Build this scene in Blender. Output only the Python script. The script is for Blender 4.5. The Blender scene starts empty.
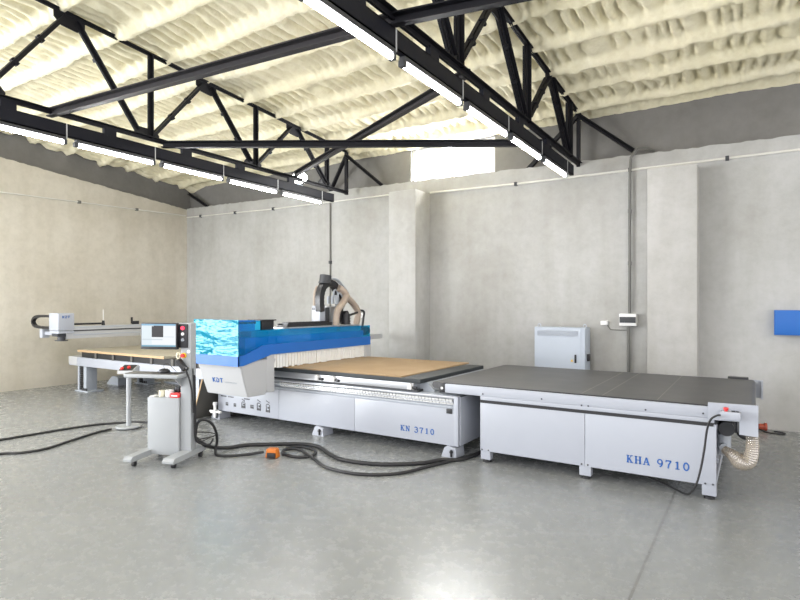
import bpy, bmesh, math, random
from mathutils import Vector, Matrix, noise
random.seed(7)
S = bpy.context.scene
COL = S.collection
PI = math.pi
V = Vector

# ------------------------------------------------------------------ materials
def mat(name, color=(.8, .8, .8), rough=.5, metal=0., spec=.5, emit=None, es=0., coat=0.):
    m = bpy.data.materials.new(name); m.use_nodes = True
    b = m.node_tree.nodes['Principled BSDF']
    b.inputs['Base Color'].default_value = (*color, 1)
    b.inputs['Roughness'].default_value = rough
    b.inputs['Metallic'].default_value = metal
    b.inputs['Specular IOR Level'].default_value = spec
    b.inputs['Coat Weight'].default_value = coat
    if emit:
        b.inputs['Emission Color'].default_value = (*emit, 1)
        b.inputs['Emission Strength'].default_value = es
    return m

class NT:
    def __init__(s, m):
        s.t = m.node_tree; s.n = s.t.nodes; s.l = s.t.links
        s.b = s.n.get('Principled BSDF')
    def new(s, ty, **kw):
        nd = s.n.new(ty)
        for k, v in kw.items():
            if k.startswith('i_'): nd.inputs[k[2:].replace('_', ' ')].default_value = v
            else: setattr(nd, k, v)
        return nd
    def link(s, a, b): s.l.new(a, b)
    def coord(s, scale=(1, 1, 1)):
        tc = s.new('ShaderNodeTexCoord'); mp = s.new('ShaderNodeMapping')
        mp.inputs['Scale'].default_value = scale
        s.link(tc.outputs['Object'], mp.inputs['Vector'])
        return mp.outputs['Vector']
    def noise(s, vec, scale, detail=5, rough=.55):
        nd = s.new('ShaderNodeTexNoise'); nd.inputs['Scale'].default_value = scale
        nd.inputs['Detail'].default_value = detail; nd.inputs['Roughness'].default_value = rough
        s.link(vec, nd.inputs['Vector']); return nd.outputs['Fac']
    def ramp(s, fac, stops):
        r = s.new('ShaderNodeValToRGB'); e = r.color_ramp.elements
        while len(e) < len(stops): e.new(.5)
        for el, (p, c) in zip(e, stops):
            el.position = p; el.color = (*c, 1) if len(c) == 3 else c
        s.link(fac, r.inputs['Fac']); return r.outputs['Color']
    def mix(s, a, b, fac, mode='MIX'):
        m = s.new('ShaderNodeMix', data_type='RGBA', blend_type=mode)
        if isinstance(fac, (int, float)): m.inputs[0].default_value = fac
        else: s.link(fac, m.inputs[0])
        for sock, v in ((m.inputs[6], a), (m.inputs[7], b)):
            if isinstance(v, tuple): sock.default_value = (*v, 1)
            else: s.link(v, sock)
        return m.outputs[2]
    def math(s, op, a, b=None):
        m = s.new('ShaderNodeMath', operation=op)
        for i, v in enumerate((a, b)):
            if v is None: continue
            if isinstance(v, (int, float)): m.inputs[i].default_value = v
            else: s.link(v, m.inputs[i])
        return m.outputs[0]
    def bump(s, h, strength, dist=.01):
        b = s.new('ShaderNodeBump'); b.inputs['Strength'].default_value = strength
        b.inputs['Distance'].default_value = dist
        s.link(h, b.inputs['Height']); s.link(b.outputs['Normal'], s.b.inputs['Normal'])

def paint(name, color, rough=.35, var=.03):
    m = mat(name, color, rough); t = NT(m)
    v = t.coord(); n = t.noise(v, 6, 4)
    c = t.mix(tuple(max(0, x * (1 - var)) for x in color), tuple(min(1, x * (1 + var)) for x in color), n)
    t.link(c, t.b.inputs['Base Color'])
    r = t.math('MULTIPLY_ADD', n, .12); r.node.inputs[2].default_value = rough - .06
    t.link(r, t.b.inputs['Roughness'])
    return m

M = {}
M['white'] = paint('white_powder_coat', (.355, .375, .42), .35)
M['offwhite'] = paint('grey_white_powder_coat', (.42, .425, .43), .4)
M['plastic'] = paint('white_plastic', (.76, .76, .75), .4)
M['greymetal'] = paint('light_grey_paint', (.36, .39, .43), .4)
M['cart'] = paint('cart_white_powder_coat', (.315, .33, .34), .4)
M['cabinet'] = paint('blue_grey_cabinet_paint', (.43, .48, .55), .45)
M['alu'] = mat('aluminium', (.52, .53, .55), .32, .85)
M['rack'] = mat('steel_rack', (.50, .50, .49), .4, .6)
M['black'] = paint('black_plastic', (.012, .012, .014), .4)
M['rubber'] = paint('black_rubber', (.014, .014, .015), .55)
M['dark'] = paint('dark_grey_paint', (.035, .037, .042), .5)
M['slab'] = paint('charcoal_phenolic', (.024, .029, .032), .55)
M['steel'] = paint('painted_black_steel', (.007, .007, .010), .55, .0)
M['beam'] = paint('dark_blue_black_channel', (.004, .0045, .010), .6)
M['brace'] = paint('grey_brown_steel', (.028, .026, .028), .5)
M['blue'] = paint('blue_gloss_paint', (.008, .115, .43), .5)
M['beamblue'] = paint('blue_machine_paint', (.01, .40, .66), .35)
M['textblue'] = paint('blue_lettering', (.008, .085, .32), .6)
M['red'] = paint('red_plastic', (.62, .03, .03), .35)
M['orange'] = paint('orange_plastic', (.55, .15, .012), .5)
M['yellow'] = paint('yellow_plastic', (.8, .5, .02), .4)
M['rust'] = paint('rust_red_plastic', (.33, .06, .03), .5)
M['cream'] = paint('cream_plastic', (.72, .68, .52), .4)
M['edgewood'] = paint('wood_edge', (.44, .30, .165), .6)
M['gratey'] = paint('grey_board', (.10, .095, .085), .7)
for k_ in ('steel', 'beam', 'brace'): M[k_].node_tree.nodes['Principled BSDF'].inputs['Specular IOR Level'].default_value = .22
M['led'] = mat('lit_tube', (1, 1, 1), .4, emit=(1, .98, .985), es=40)
M['globe'] = mat('lit_globe', (1, 1, 1), .4, emit=(1, 1, .98), es=12)
M['redled'] = mat('red_pilot_light', (.7, .02, .05), .3, emit=(1, .03, .08), es=.9)
M['hose'] = paint('beige_dust_hose', (.36, .295, .24), .5, .12)
M['pipe'] = paint('grey_conduit', (.14, .14, .128), .5)
M['whitepipe'] = paint('white_conduit', (.66, .65, .60), .5)

def board_mat(name, a, b):
    m = mat(name, a, .65); t = NT(m); v = t.coord((1, 1, 1))
    n1 = t.noise(v, 3, 4); n2 = t.noise(v, 220, 2)
    c = t.mix(t.ramp(n1, [(.35, a), (.65, b)]), t.ramp(n2, [(.3, (.6, .6, .6)), (.7, (1, 1, 1))]), .35, 'MULTIPLY')
    t.link(c, t.b.inputs['Base Color']); return m
M['mdf'] = board_mat('tan_fibreboard', (.36, .24, .125), (.40, .275, .15))
M['mdfgrey'] = board_mat('dusty_fibreboard', (.40, .37, .29), (.46, .42, .33))

def belt_mat():
    m = mat('dark_grey_conveyor_belt', (.05, .05, .055), .42); t = NT(m)
    tc = t.new('ShaderNodeTexCoord'); sp = t.new('ShaderNodeSeparateXYZ')
    t.link(tc.outputs['Object'], sp.inputs[0])
    n = t.noise(tc.outputs['Object'], 4, 5)
    base = t.ramp(n, [(.3, (.055, .055, .058)), (.7, (.078, .077, .078))])
    seam = None
    for x0, w in ((-1.37, .006), (-1.18, .006), (-.72, .004)):
        s_ = t.math('LESS_THAN', t.math('ABSOLUTE', t.math('SUBTRACT', sp.outputs['X'], x0 + 1.45)), w)
        seam = s_ if seam is None else t.math('MAXIMUM', seam, s_)
    t.link(t.mix(base, (.16, .155, .14), seam), t.b.inputs['Base Color']); return m
M['belt'] = belt_mat()

def concrete(name, lo, mid, hi, sc=1., bumps=.25, streak=True):
    m = mat(name, mid, .85, spec=.2); t = NT(m); v = t.coord()
    n1 = t.noise(v, .55 * sc, 6, .6); n2 = t.noise(v, 7 * sc, 6, .65); n3 = t.noise(v, 60 * sc, 3)
    v2 = t.coord((2.2, 2.2, .22)); n4 = t.noise(v2, 1.3 * sc, 4)
    c = t.ramp(n1, [(.32, lo), (.5, mid), (.68, hi)])
    c = t.mix(c, t.ramp(n2, [(.3, (.82, .82, .80)), (.6, (1, 1, 1))]), .55, 'MULTIPLY')
    if streak: c = t.mix(c, t.ramp(n4, [(.35, (.86, .85, .82)), (.6, (1, 1, 1))]), .6, 'MULTIPLY')
    t.link(c, t.b.inputs['Base Color'])
    t.bump(t.math('ADD', n2, t.math('MULTIPLY', n3, .4)), bumps, .012)
    return m
M['wall'] = concrete('pale_rendered_block', (.37, .365, .345), (.425, .425, .412), (.475, .475, .467))
M['wall_l'] = concrete('beige_rendered_block', (.53, .495, .415), (.595, .56, .485), (.64, .61, .54))
M['pilaster'] = concrete('pale_pilaster_render', (.41, .405, .385), (.455, .45, .437), (.495, .49, .477))
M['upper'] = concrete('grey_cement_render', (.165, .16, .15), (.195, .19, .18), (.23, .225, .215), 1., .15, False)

def floor_mat():
    m = mat('polished_grey_concrete', (.4, .41, .41), .3, spec=.5); t = NT(m)
    tc = t.new('ShaderNodeTexCoord'); v = tc.outputs['Object']
    sp = t.new('ShaderNodeSeparateXYZ'); t.link(v, sp.inputs[0])
    n1 = t.noise(v, .5, 6, .6); n2 = t.noise(v, 9, 7, .7); n3 = t.noise(v, 45, 3, .6)
    c = t.ramp(n1, [(.3, (.225, .232, .23)), (.5, (.238, .246, .244)), (.7, (.25, .258, .256))])
    c = t.mix(c, t.ramp(n2, [(.3, (.93, .93, .93)), (.62, (1, 1, 1))]), .5, 'MULTIPLY')
    c = t.mix(c, t.ramp(n3, [(.35, (.95, .95, .95)), (.6, (1, 1, 1))]), .4, 'MULTIPLY')
    # saw-cut joint running into the room, and a faint scuffed line
    j = t.math('LESS_THAN', t.math('ABSOLUTE', t.math('SUBTRACT', sp.outputs['X'], -.575)), .008)
    c = t.mix(c, (.14, .14, .136), j)
    k = t.math('SUBTRACT', sp.outputs['Y'], t.math('MULTIPLY_ADD', sp.outputs['X'], .52))
    k.node.inputs[1].default_value = 4.476
    k2 = t.math('MULTIPLY_ADD', sp.outputs['X'], .52); k2.node.inputs[2].default_value = 4.476
    s_ = t.math('LESS_THAN', t.math('ABSOLUTE', t.math('SUBTRACT', sp.outputs['Y'], k2)), .006)
    c = t.mix(c, (.35, .35, .345), t.math('MULTIPLY', s_, .6))
    t.link(c, t.b.inputs['Base Color'])
    r = t.math('MULTIPLY_ADD', n2, .10); r.node.inputs[2].default_value = .22
    t.link(r, t.b.inputs['Roughness'])
    t.bump(t.math('ADD', t.math('MULTIPLY', n1, 1.5), t.math('MULTIPLY', n3, .03)), .10, .02)
    return m
M['floor'] = floor_mat()

def foam_mat():
    m = mat('cream_spray_foam', (.72, .67, .47), .8, spec=.25); t = NT(m); v = t.coord()
    n1 = t.noise(v, 1.1, 5, .6); n2 = t.noise(v, 14, 6, .6)
    c = t.ramp(n1, [(.3, (.80, .745, .53)), (.55, (.84, .785, .585)), (.75, (.865, .82, .645))])
    c = t.mix(c, t.ramp(n2, [(.35, (.90, .88, .82)), (.6, (1, 1, 1))]), .7, 'MULTIPLY')
    t.link(c, t.b.inputs['Base Color'])
    t.bump(n2, .35, .03); return m
M['foam'] = foam_mat()

def acrylic(name, tint, dif, mixd, gl=.12, rough=.02, wav=False):
    m = bpy.data.materials.new(name); m.use_nodes = True
    t = NT(m); t.n.remove(t.b)
    tr = t.new('ShaderNodeBsdfTransparent'); tr.inputs['Color'].default_value = (*tint, 1)
    df = t.new('ShaderNodeBsdfDiffuse'); df.inputs['Color'].default_value = (*dif, 1)
    gs = t.new('ShaderNodeBsdfGlossy'); gs.inputs['Roughness'].default_value = rough
    gs.inputs['Color'].default_value = (.55, .92, 1, 1) if wav else (1, 1, 1, 1)
    a = t.new('ShaderNodeMixShader'); a.inputs[0].default_value = mixd
    t.link(tr.outputs[0], a.inputs[1]); t.link(df.outputs[0], a.inputs[2])
    b = t.new('ShaderNodeMixShader'); b.inputs[0].default_value = gl
    t.link(a.outputs[0], b.inputs[1]); t.link(gs.outputs[0], b.inputs[2])
    if wav:
        v = t.coord((1.2, 1, 3.2)); n = t.noise(v, 1.3, 4, .5)
        bp = t.new('ShaderNodeBump'); bp.inputs['Strength'].default_value = .6; bp.inputs['Distance'].default_value = .15
        t.link(n, bp.inputs['Height']); t.link(bp.outputs[0], gs.inputs['Normal'])
    o = t.n['Material Output']; t.link(b.outputs[0], o.inputs[0]); return m
M['acrylic'] = acrylic('blue_acrylic', (.06, .70, .96), (.0, .27, .48), .16, .05)
M['acrylic_front'] = acrylic('blue_acrylic_mirror_gloss', (.03, .45, .75), (.0, .21, .31), .72, .05, .02, True)
M['glass'] = acrylic('window_glass', (.97, .98, 1), (1, 1, 1), 0., .05)
M['clearhose'] = acrylic('clear_hose', (.80, .74, .66), (.50, .45, .38), .38, .16, .15)
M['curtain'] = acrylic('translucent_brush_strip', (.9, .9, .86), (.80, .80, .77), .90, .03, .4)

def screen_mat():
    m = mat('lit_screen', (0, 0, 0), .25); t = NT(m)
    tc = t.new('ShaderNodeTexCoord'); sp = t.new('ShaderNodeSeparateXYZ'); t.link(tc.outputs['Generated'], sp.inputs[0])
    X, Z = sp.outputs['X'], sp.outputs['Z']
    def rect(x0, x1, z0, z1):
        r = None
        for a in (t.math('GREATER_THAN', X, x0), t.math('LESS_THAN', X, x1), t.math('GREATER_THAN', Z, z0), t.math('LESS_THAN', Z, z1)):
            r = a if r is None else t.math('MULTIPLY', r, a)
        return r
    c = t.mix((.80, .90, .95), (.93, .97, 1.), rect(.30, 1, .1, .92))
    c = t.mix(c, (.25, .50, .72), rect(0, 1, .93, 1))
    c = t.mix(c, (.20, .42, .55), rect(0, 1, 0, .07))
    c = t.mix(c, (.012, .010, .012), rect(.30, .64, .42, .90))
    c = t.mix(c, (.012, .010, .012), rect(.36, .64, .88, .925))
    for z in (.33, .30):
        c = t.mix(c, (.62, .70, .76), rect(.02, .62, z - .012, z + .012))
    c = t.mix(c, (.70, .78, .84), rect(.66, .95, .42, .45))
    t.link(c, t.b.inputs['Emission Color']); t.b.inputs['Emission Strength'].default_value = .5
    return m
M['screen'] = screen_mat()

# ------------------------------------------------------------------ mesh helpers
def box(bm, x0, x1, y0, y1, z0, z1, bev=0., seg=2):
    vs = [bm.verts.new((x, y, z)) for x in (x0, x1) for y in (y0, y1) for z in (z0, z1)]
    fs = [bm.faces.new([vs[i] for i in f]) for f in ((0, 1, 3, 2), (4, 6, 7, 5), (0, 4, 5, 1), (2, 3, 7, 6), (0, 2, 6, 4), (1, 5, 7, 3))]
    if bev:
        ed = list({e for f in fs for e in f.edges})
        bmesh.ops.bevel(bm, geom=ed, offset=bev, segments=seg, affect='EDGES', profile=.6)

def frame_of(d, up=V((0, 0, 1))):
    d = d.normalized()
    if abs(d.dot(up)) > .98: up = V((0, 1, 0))
    s = d.cross(up).normalized(); u = s.cross(d).normalized()
    return s, u

def bar(bm, p, q, w, h, bev=0., up=(0, 0, 1)):
    p, q = V(p), V(q); s, u = frame_of(q - p, V(up))
    vs = [bm.verts.new(c + s * a * w / 2 + u * b * h / 2) for c in (p, q) for a, b in ((-1, -1), (1, -1), (1, 1), (-1, 1))]
    fs = [bm.faces.new([vs[i] for i in f]) for f in ((3, 2, 1, 0), (4, 5, 6, 7), (0, 1, 5, 4), (1, 2, 6, 5), (2, 3, 7, 6), (3, 0, 4, 7))]
    if bev:
        ed = list({e for f in fs for e in f.edges})
        bmesh.ops.bevel(bm, geom=ed, offset=bev, segments=1, affect='EDGES')

def angle_bar(bm, p, q, a=.06, t=.008, gap=.012):
    """a pair of steel angles back to back, as truss members are"""
    p, q = V(p), V(q); s, u = frame_of(q - p)
    for sg in (-1, 1):
        o = s * sg * gap / 2
        bar(bm, p + o + s * sg * t / 2, q + o + s * sg * t / 2, t, a)
        bar(bm, p + o + s * sg * a / 2 + u * (a / 2 - t / 2), q + o + s * sg * a / 2 + u * (a / 2 - t / 2), a, t)

def cyl(bm, p, q, r1, r2=None, n=20, bev=0.):
    p, q = V(p), V(q); r2 = r1 if r2 is None else r2; s, u = frame_of(q - p)
    A, B = [], []
    for i in range(n):
        a = 2 * PI * i / n; d = s * math.cos(a) + u * math.sin(a)
        A.append(bm.verts.new(p + d * r1)); B.append(bm.verts.new(q + d * r2))
    for i in range(n):
        j = (i + 1) % n; bm.faces.new((A[i], A[j], B[j], B[i]))
    bm.faces.new(A[::-1]); bm.faces.new(B)

def smooth(pts, k=6, closed=False):
    pts = [V(p) for p in pts]; n = len(pts); out = []
    rng = range(n) if closed else range(n - 1)
    for i in rng:
        g = lambda j: pts[j % n] if closed else pts[max(0, min(n - 1, j))]
        p0, p1, p2, p3 = g(i - 1), g(i), g(i + 1), g(i + 2)
        for s in range(k):
            t = s / k
            out.append(.5 * ((2 * p1) + (p2 - p0) * t + (2 * p0 - 5 * p1 + 4 * p2 - p3) * t * t + (3 * p1 - p0 - 3 * p2 + p3) * t ** 3))
    if not closed: out.append(pts[-1])
    return out

def tube(bm, pts, r, n=10, k=6, rib=0., rfun=None):
    pts = smooth(pts, k) if k > 1 else [V(p) for p in pts]
    rings = []; s = None
    for i, p in enumerate(pts):
        d = (pts[min(i + 1, len(pts) - 1)] - pts[max(i - 1, 0)]).normalized()
        if s is None: s, u = frame_of(d)
        s = (s - d * s.dot(d)).normalized(); u = d.cross(s)
        rr = rfun(i / (len(pts) - 1)) if rfun else r
        if rib and i % 2: rr *= 1 - rib
        rings.append([bm.verts.new(p + (s * math.cos(2 * PI * j / n) + u * math.sin(2 * PI * j / n)) * rr) for j in range(n)])
    for a, b in zip(rings, rings[1:]):
        for j in range(n):
            m = (j + 1) % n; bm.faces.new((a[j], a[m], b[m], b[j]))
    bm.faces.new(rings[0][::-1]); bm.faces.new(rings[-1])

def strip(bm, pts, w, h, side, k=6):
    """rectangular band swept along a path; side = fixed width direction (energy chain, flat duct)"""
    pts = smooth(pts, k) if k > 1 else [V(p) for p in pts]; side = V(side).normalized(); rings = []
    for i, p in enumerate(pts):
        d = (pts[min(i + 1, len(pts) - 1)] - pts[max(i - 1, 0)]).normalized(); u = side.cross(d).normalized()
        hh = h * (1 if i % 2 else .88)
        rings.append([bm.verts.new(p + side * a * w / 2 + u * b * hh / 2) for a, b in ((-1, -1), (1, -1), (1, 1), (-1, 1))])
    for a, b in zip(rings, rings[1:]):
        for j in range(4): m = (j + 1) % 4; bm.faces.new((a[j], a[m], b[m], b[j]))
    bm.faces.new(rings[0][::-1]); bm.faces.new(rings[-1])

def prism(bm, poly, axis, a, b):
    def mk(p, c):
        return {'x': (c, p[0], p[1]), 'y': (p[0], c, p[1]), 'z': (p[0], p[1], c)}[axis]
    A = [bm.verts.new(mk(p, a)) for p in poly]; B = [bm.verts.new(mk(p, b)) for p in poly]
    n = len(poly)
    bm.faces.new(A[::-1]); bm.faces.new(B)
    for i in range(n): j = (i + 1) % n; bm.faces.new((A[i], A[j], B[j], B[i]))

def lathe(bm, prof, c=(0, 0, 0), n=24):
    c = V(c); rings = []
    for r, z in prof:
        rings.append([bm.verts.new(c + V((max(r, 1e-4) * math.cos(2 * PI * j / n), max(r, 1e-4) * math.sin(2 * PI * j / n), z))) for j in range(n)])
    for a, b in zip(rings, rings[1:]):
        for j in range(n): m = (j + 1) % n; bm.faces.new((a[j], a[m], b[m], b[j]))
    bm.faces.new(rings[0][::-1]); bm.faces.new(rings[-1])

class MB:
    def __init__(s): s.bm = bmesh.new()
    def __getattr__(s, k):
        f = globals()[k]
        def call(*a, **kw): f(s.bm, *a, **kw); return s
        return call
    def build(s, name, m, parent=None, loc=None, label=None, angle=35):
        """vertices are given in the parent's frame when it is rotated, else in world coordinates"""
        bmesh.ops.recalc_face_normals(s.bm, faces=s.bm.faces)
        me = bpy.data.meshes.new(name); s.bm.to_mesh(me); s.bm.free()
        off = V((0, 0, 0))
        if parent is not None:
            top = parent
            while top.parent: top = top.parent
            if not top.get('local_frame'):
                off = V(top.location)
        elif loc is not None: off = V(loc)
        if off.length: me.transform(Matrix.Translation(-off))
        me.materials.append(M[m] if isinstance(m, str) else m)
        for p in me.polygons: p.use_smooth = True
        me.set_sharp_from_angle(angle=math.radians(angle))
        o = bpy.data.objects.new(name, me); COL.objects.link(o)
        if parent is not None: o.parent = parent
        elif loc is not None: o.location = loc
        if label: o['label'] = label
        return o

def tag(o, label, cat, group=None, kind=None):
    o['label'] = label; o['category'] = cat
    if group: o['group'] = group
    if kind: o['kind'] = kind
    return o

def thing(name, loc, label, cat, group=None, rz=None):
    o = bpy.data.objects.new(name, None); COL.objects.link(o); o.location = loc
    o.empty_display_size = .1
    if rz is not None: o.rotation_euler.z = rz; o['local_frame'] = 1
    return tag(o, label, cat, group)

def struct(mb, name, m, **kw):
    o = mb.build(name, m, **kw); o['kind'] = 'structure'; return o

# ------------------------------------------------------------------ the setting
XW, YW, RX = -11.65, 8.56, 6.0     # left wall, back wall, right end of what is built
struct(MB().box(-14, 9, -9, 8.9, -.12, 0), 'floor', 'floor')

def jag(a, b, fz, step=.07, amp=.010):
    n = int(abs(b - a) / step); return [(a + (b - a) * i / n, fz(a + (b - a) * i / n) + random.uniform(-amp, amp)) for i in range(n + 1)]
topb = lambda x: 3.742 - .0175 * x
mb = MB(); mb.prism([(RX, 0), (XW, 0)] + jag(XW, RX, topb), 'y', YW, YW + .2)
struct(mb, 'wall_back', 'wall')
topl = lambda y: 4.312 - .0987 * (y - 4.594)
mb = MB(); mb.prism([(YW, 0), (1.2, 0)] + jag(1.2, YW, topl, amp=.008), 'x', XW - .2, XW)
struct(mb, 'wall_left', 'wall_l')
# grey upper masonry, set back behind the pale wall's ledge, with the window opening
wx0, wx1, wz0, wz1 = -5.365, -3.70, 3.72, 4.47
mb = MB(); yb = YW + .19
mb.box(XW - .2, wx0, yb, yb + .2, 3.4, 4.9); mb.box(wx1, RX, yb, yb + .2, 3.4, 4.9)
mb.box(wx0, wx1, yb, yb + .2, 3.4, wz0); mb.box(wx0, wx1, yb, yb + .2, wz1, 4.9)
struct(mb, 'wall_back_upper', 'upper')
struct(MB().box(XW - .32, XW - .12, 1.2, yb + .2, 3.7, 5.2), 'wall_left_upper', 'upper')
# shallow pilasters
for i, (x0, x1, y0, zt) in enumerate(((-5.40, -4.853, 8.06, 3.575), (-1.24, -.637, 8.20, 3.46))):
    mb = MB(); mb.box(x0, x1, y0, YW + .01, 0, zt, .012)
    struct(mb, 'trim_%d' % (i + 1), 'wall' if i == 0 else 'pilaster')
# window
mb = MB(); f = .05
mb.box(wx0, wx1, yb + .06, yb + .12, wz1 - f, wz1); mb.box(wx0, wx1, yb + .06, yb + .12, wz0, wz0 + f)
mb.box(wx0, wx0 + f, yb + .06, yb + .12, wz0 + f, wz1 - f); mb.box(wx1 - f, wx1, yb + .06, yb + .12, wz0 + f, wz1 - f)
xm = (wx0 + wx1) / 2; mb.box(xm - .02, xm + .02, yb + .06, yb + .12, wz0 + f, wz1 - f)
w = struct(mb, 'window_1', 'plastic')
MB().box(wx0 + f, wx1 - f, yb + .085, yb + .095, wz0 + f, wz1 - f).build('pane', 'glass', w)

# spray-foam ceiling over purlins and corrugated sheet
roofz = lambda y: 5.215 - .075 * y
purl = [8.44 - .655 * k for k in range(17)]
def foam_z(x, y):
    base = roofz(y)
    ys = y + .05 * noise.noise(V((x * .9, y * 1.2, 9))) + .03 * noise.noise(V((x * 3, y, 5)))
    k = round((8.44 - ys) / .655)
    d = abs(ys - (8.44 - .655 * k)) - .012 - .045 * noise.noise(V((x * 1.3, k * 3.3, 4)))
    r = 1. if d < 0 else math.exp(-(d / .055) ** 2)
    bay = math.floor((8.44 - ys) / .655)
    xs = x + .22 * noise.noise(V((x * 1.1, bay * 5.3, 3))) + .10 * noise.noise(V((x * 3.1, y * .9, bay * 2.7))) + .05 * noise.noise(V((x * 2, y * 3.5, 6)))
    c = abs(math.sin(xs * PI / .17 + bay * 1.7)) ** .6
    amp = .105 + .07 * noise.noise(V((x * .9, bay * 7.1, 1)))
    z = base - .105 * r - amp * (1 - r) * (c - .75)
    z += .020 * noise.noise(V((x * 6, y * 6, 1))) + .014 * noise.noise(V((x * 14, y * 11, 4))) + .03 * noise.noise(V((x * .8, y * .8, 8)))
    e = (y - 8.5) / .27
    if e > 0: z = z * (1 - e) + e * (base - .11 + .05 * noise.noise(V((x * .7, 0, 7))) + .012 * noise.noise(V((x * 4, 0, 2)))) if e < 1 else base - .11 + .05 * noise.noise(V((x * .7, 0, 7))) + .012 * noise.noise(V((x * 4, 0, 2)))
    e = (XW + .45 - x) / .45
    if e > 0: z -= (.06 + .16 * max(-.3, noise.noise(V((0, y * 1.9, 3))))) * min(1, e)
    return z
mb = MB(); bm = mb.bm
x0, x1, y0, y1, st = XW - .15, RX, -1.2, 8.78, .028
sy = .045; nx, ny = int((x1 - x0) / st), int((y1 - y0) / sy)
grid = [[bm.verts.new((x0 + i * st, y0 + j * sy, foam_z(x0 + i * st, y0 + j * sy))) for j in range(ny + 1)] for i in range(nx + 1)]
for i in range(nx):
    for j in range(ny): bm.faces.new((grid[i][j], grid[i][j + 1], grid[i + 1][j + 1], grid[i + 1][j]))
topv = [bm.verts.new((x, y, roofz(y) + .35)) for x, y in ((x0, y0), (x1, y0), (x1, y1 + .2), (x0, y1 + .2))]
bm.faces.new(topv)
c = struct(mb, 'ceiling', 'foam', angle=180)

# ------------------------------------------------------------------ roof steel
def truss(x, B, T, yend, label):
    t = thing('roof_truss', (x, yend, 3.72), label, 'roof truss', 'steel roof trusses')
    ct = lambda y: 5.135 - .075 * y
    mb = MB()
    angle_bar(mb.bm, (x, -1.0, 3.735), (x, yend, 3.735), .05)
    mb.build('bottom_chord', 'steel', t)
    mb = MB(); angle_bar(mb.bm, (x, -1.0, ct(-1)), (x, yend, ct(yend)), .034); mb.build('top_chord', 'steel', t)
    for i, y in enumerate(B):
        mb = MB(); angle_bar(mb.bm, (x, y + .04, 3.74), (x, y + .04, ct(y + .04)), .048)
        mb.build('vertical_web', 'steel', t)
        mb = MB(); prism(mb.bm, [(y - .17, 3.71), (y + .17, 3.71), (y + .17, 3.80), (y + .12, 3.86), (y - .12, 3.86), (y - .17, 3.80)], 'x', x - .007, x + .007)
        mb.build('gusset_plate', 'steel', t)
    for i, y in enumerate(T):
        for by in (y - .88, y + .88):
            if not (-1.1 < by < yend + .4): continue
            by = min(by, yend)
            mb = MB(); p, q = V((x, y + (.06 if by > y else -.06), ct(y) - .05)), V((x, by + (-.07 if by > y else .07), 3.80))
            angle_bar(mb.bm, p, q, .048)
            for f_ in (.33, .66):
                m_ = p.lerp(q, f_); s_, u_ = frame_of(q - p)
                bar(mb.bm, m_ - u_ * .04, m_ + u_ * .04, .04, .05, up=(1, 0, 0))
            mb.build('diagonal_web', 'steel', t)
        mb = MB(); prism(mb.bm, [(y - .17, ct(y) + .03), (y - .17, ct(y) - .08), (y - .09, ct(y) - .15), (y + .09, ct(y) - .165), (y + .17, ct(y) - .10), (y + .17, ct(y) + .01)], 'x', x - .007, x + .007)
        mb.build('gusset_plate', 'steel', t)
    MB().box(x - .025, x + .025, yend - .03, yend + .03, 3.70, ct(yend)).build('end_post', 'steel', t)
    return t
XR, XL = -2.26, -6.55
truss(XR, [8.0, 6.24, 4.46, 2.7, .94], [7.16, 5.35, 3.57, 1.8, .04], 8.56, 'black lattice roof truss crossing the right half of the ceiling')
truss(XL, [7.70, 6.0, 4.22, 2.46, .7], [6.9, 5.13, 3.27, 1.55], 8.33, 'black lattice roof truss crossing the left part of the ceiling')

def hung_beam(x, yend, ys, label):
    t = thing('suspended_lighting_beam', (x, yend, 3.5), label, 'steel beam', 'steel beams carrying the tube lights')
    mb = MB(); mb.box(x - .006, x + .006, -1.0, yend, 3.505, 3.64); mb.box(x - .027, x + .027, -1.0, yend, 3.497, 3.507); mb.box(x - .027, x + .027, -1.0, yend, 3.632, 3.642)
    mb.box(x + .019, x + .027, -1.0, yend, 3.497, 3.642)
    mb.build('channel', 'beam', t)
    for y in ys:
        MB().box(x - .02, x + .028, y - .075, y + .075, 3.63, 3.725).build('spacer_plate', 'beam', t)
hung_beam(XR, 8.2, (.9, 1.95, 2.98, 4.02, 5.07, 6.04, 7.0), 'long dark steel beam hung under the right roof truss')
hung_beam(XL, 7.93, (.6, 1.6, 2.65, 3.73, 4.80, 5.74, 6.83), 'long dark steel beam hung under the left roof truss')

ordn = ['last', 'second', 'third', 'fourth', 'fifth', 'sixth', 'seventh']
def lights(x, yfar, n, side, per):
    for k in range(n):
        y1 = yfar - per * k; y0 = y1 - .93
        lab = 'glowing white tube light under the %s beam, %s' % (side, 'the one nearest the back wall' if k == 0 else ordn[k] + ' counting from the back wall')
        t = thing('tube_light', (x, (y0 + y1) / 2, 3.5), lab, 'tube light', 'tube lights under the %s beam' % side)
        MB().box(x - .028, x + .028, y0 - .03, y1 + .03, 3.455, 3.492, .006).build('housing', 'dark', t)
        mb = MB(); mb.cyl((x, y0, 3.432), (x, y1, 3.432), .021, n=14); mb.build('tube', 'led', t)
        for y in (y0, y1):
            s = -1 if y == y0 else 1
            MB().box(x - .026, x + .026, min(y, y + s * .045), max(y, y + s * .035), 3.41, 3.46, .005).build('end_cap', 'dark', t)
        MB().box(x + .0275, x + .033, y1 + .02, y1 + .032, 3.47, 3.64).build('hanger_strap', 'offwhite', t)
lights(XR, 7.848, 7, 'right', 1.111)
lights(XL, 7.57, 6, 'left', 1.0925)

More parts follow.
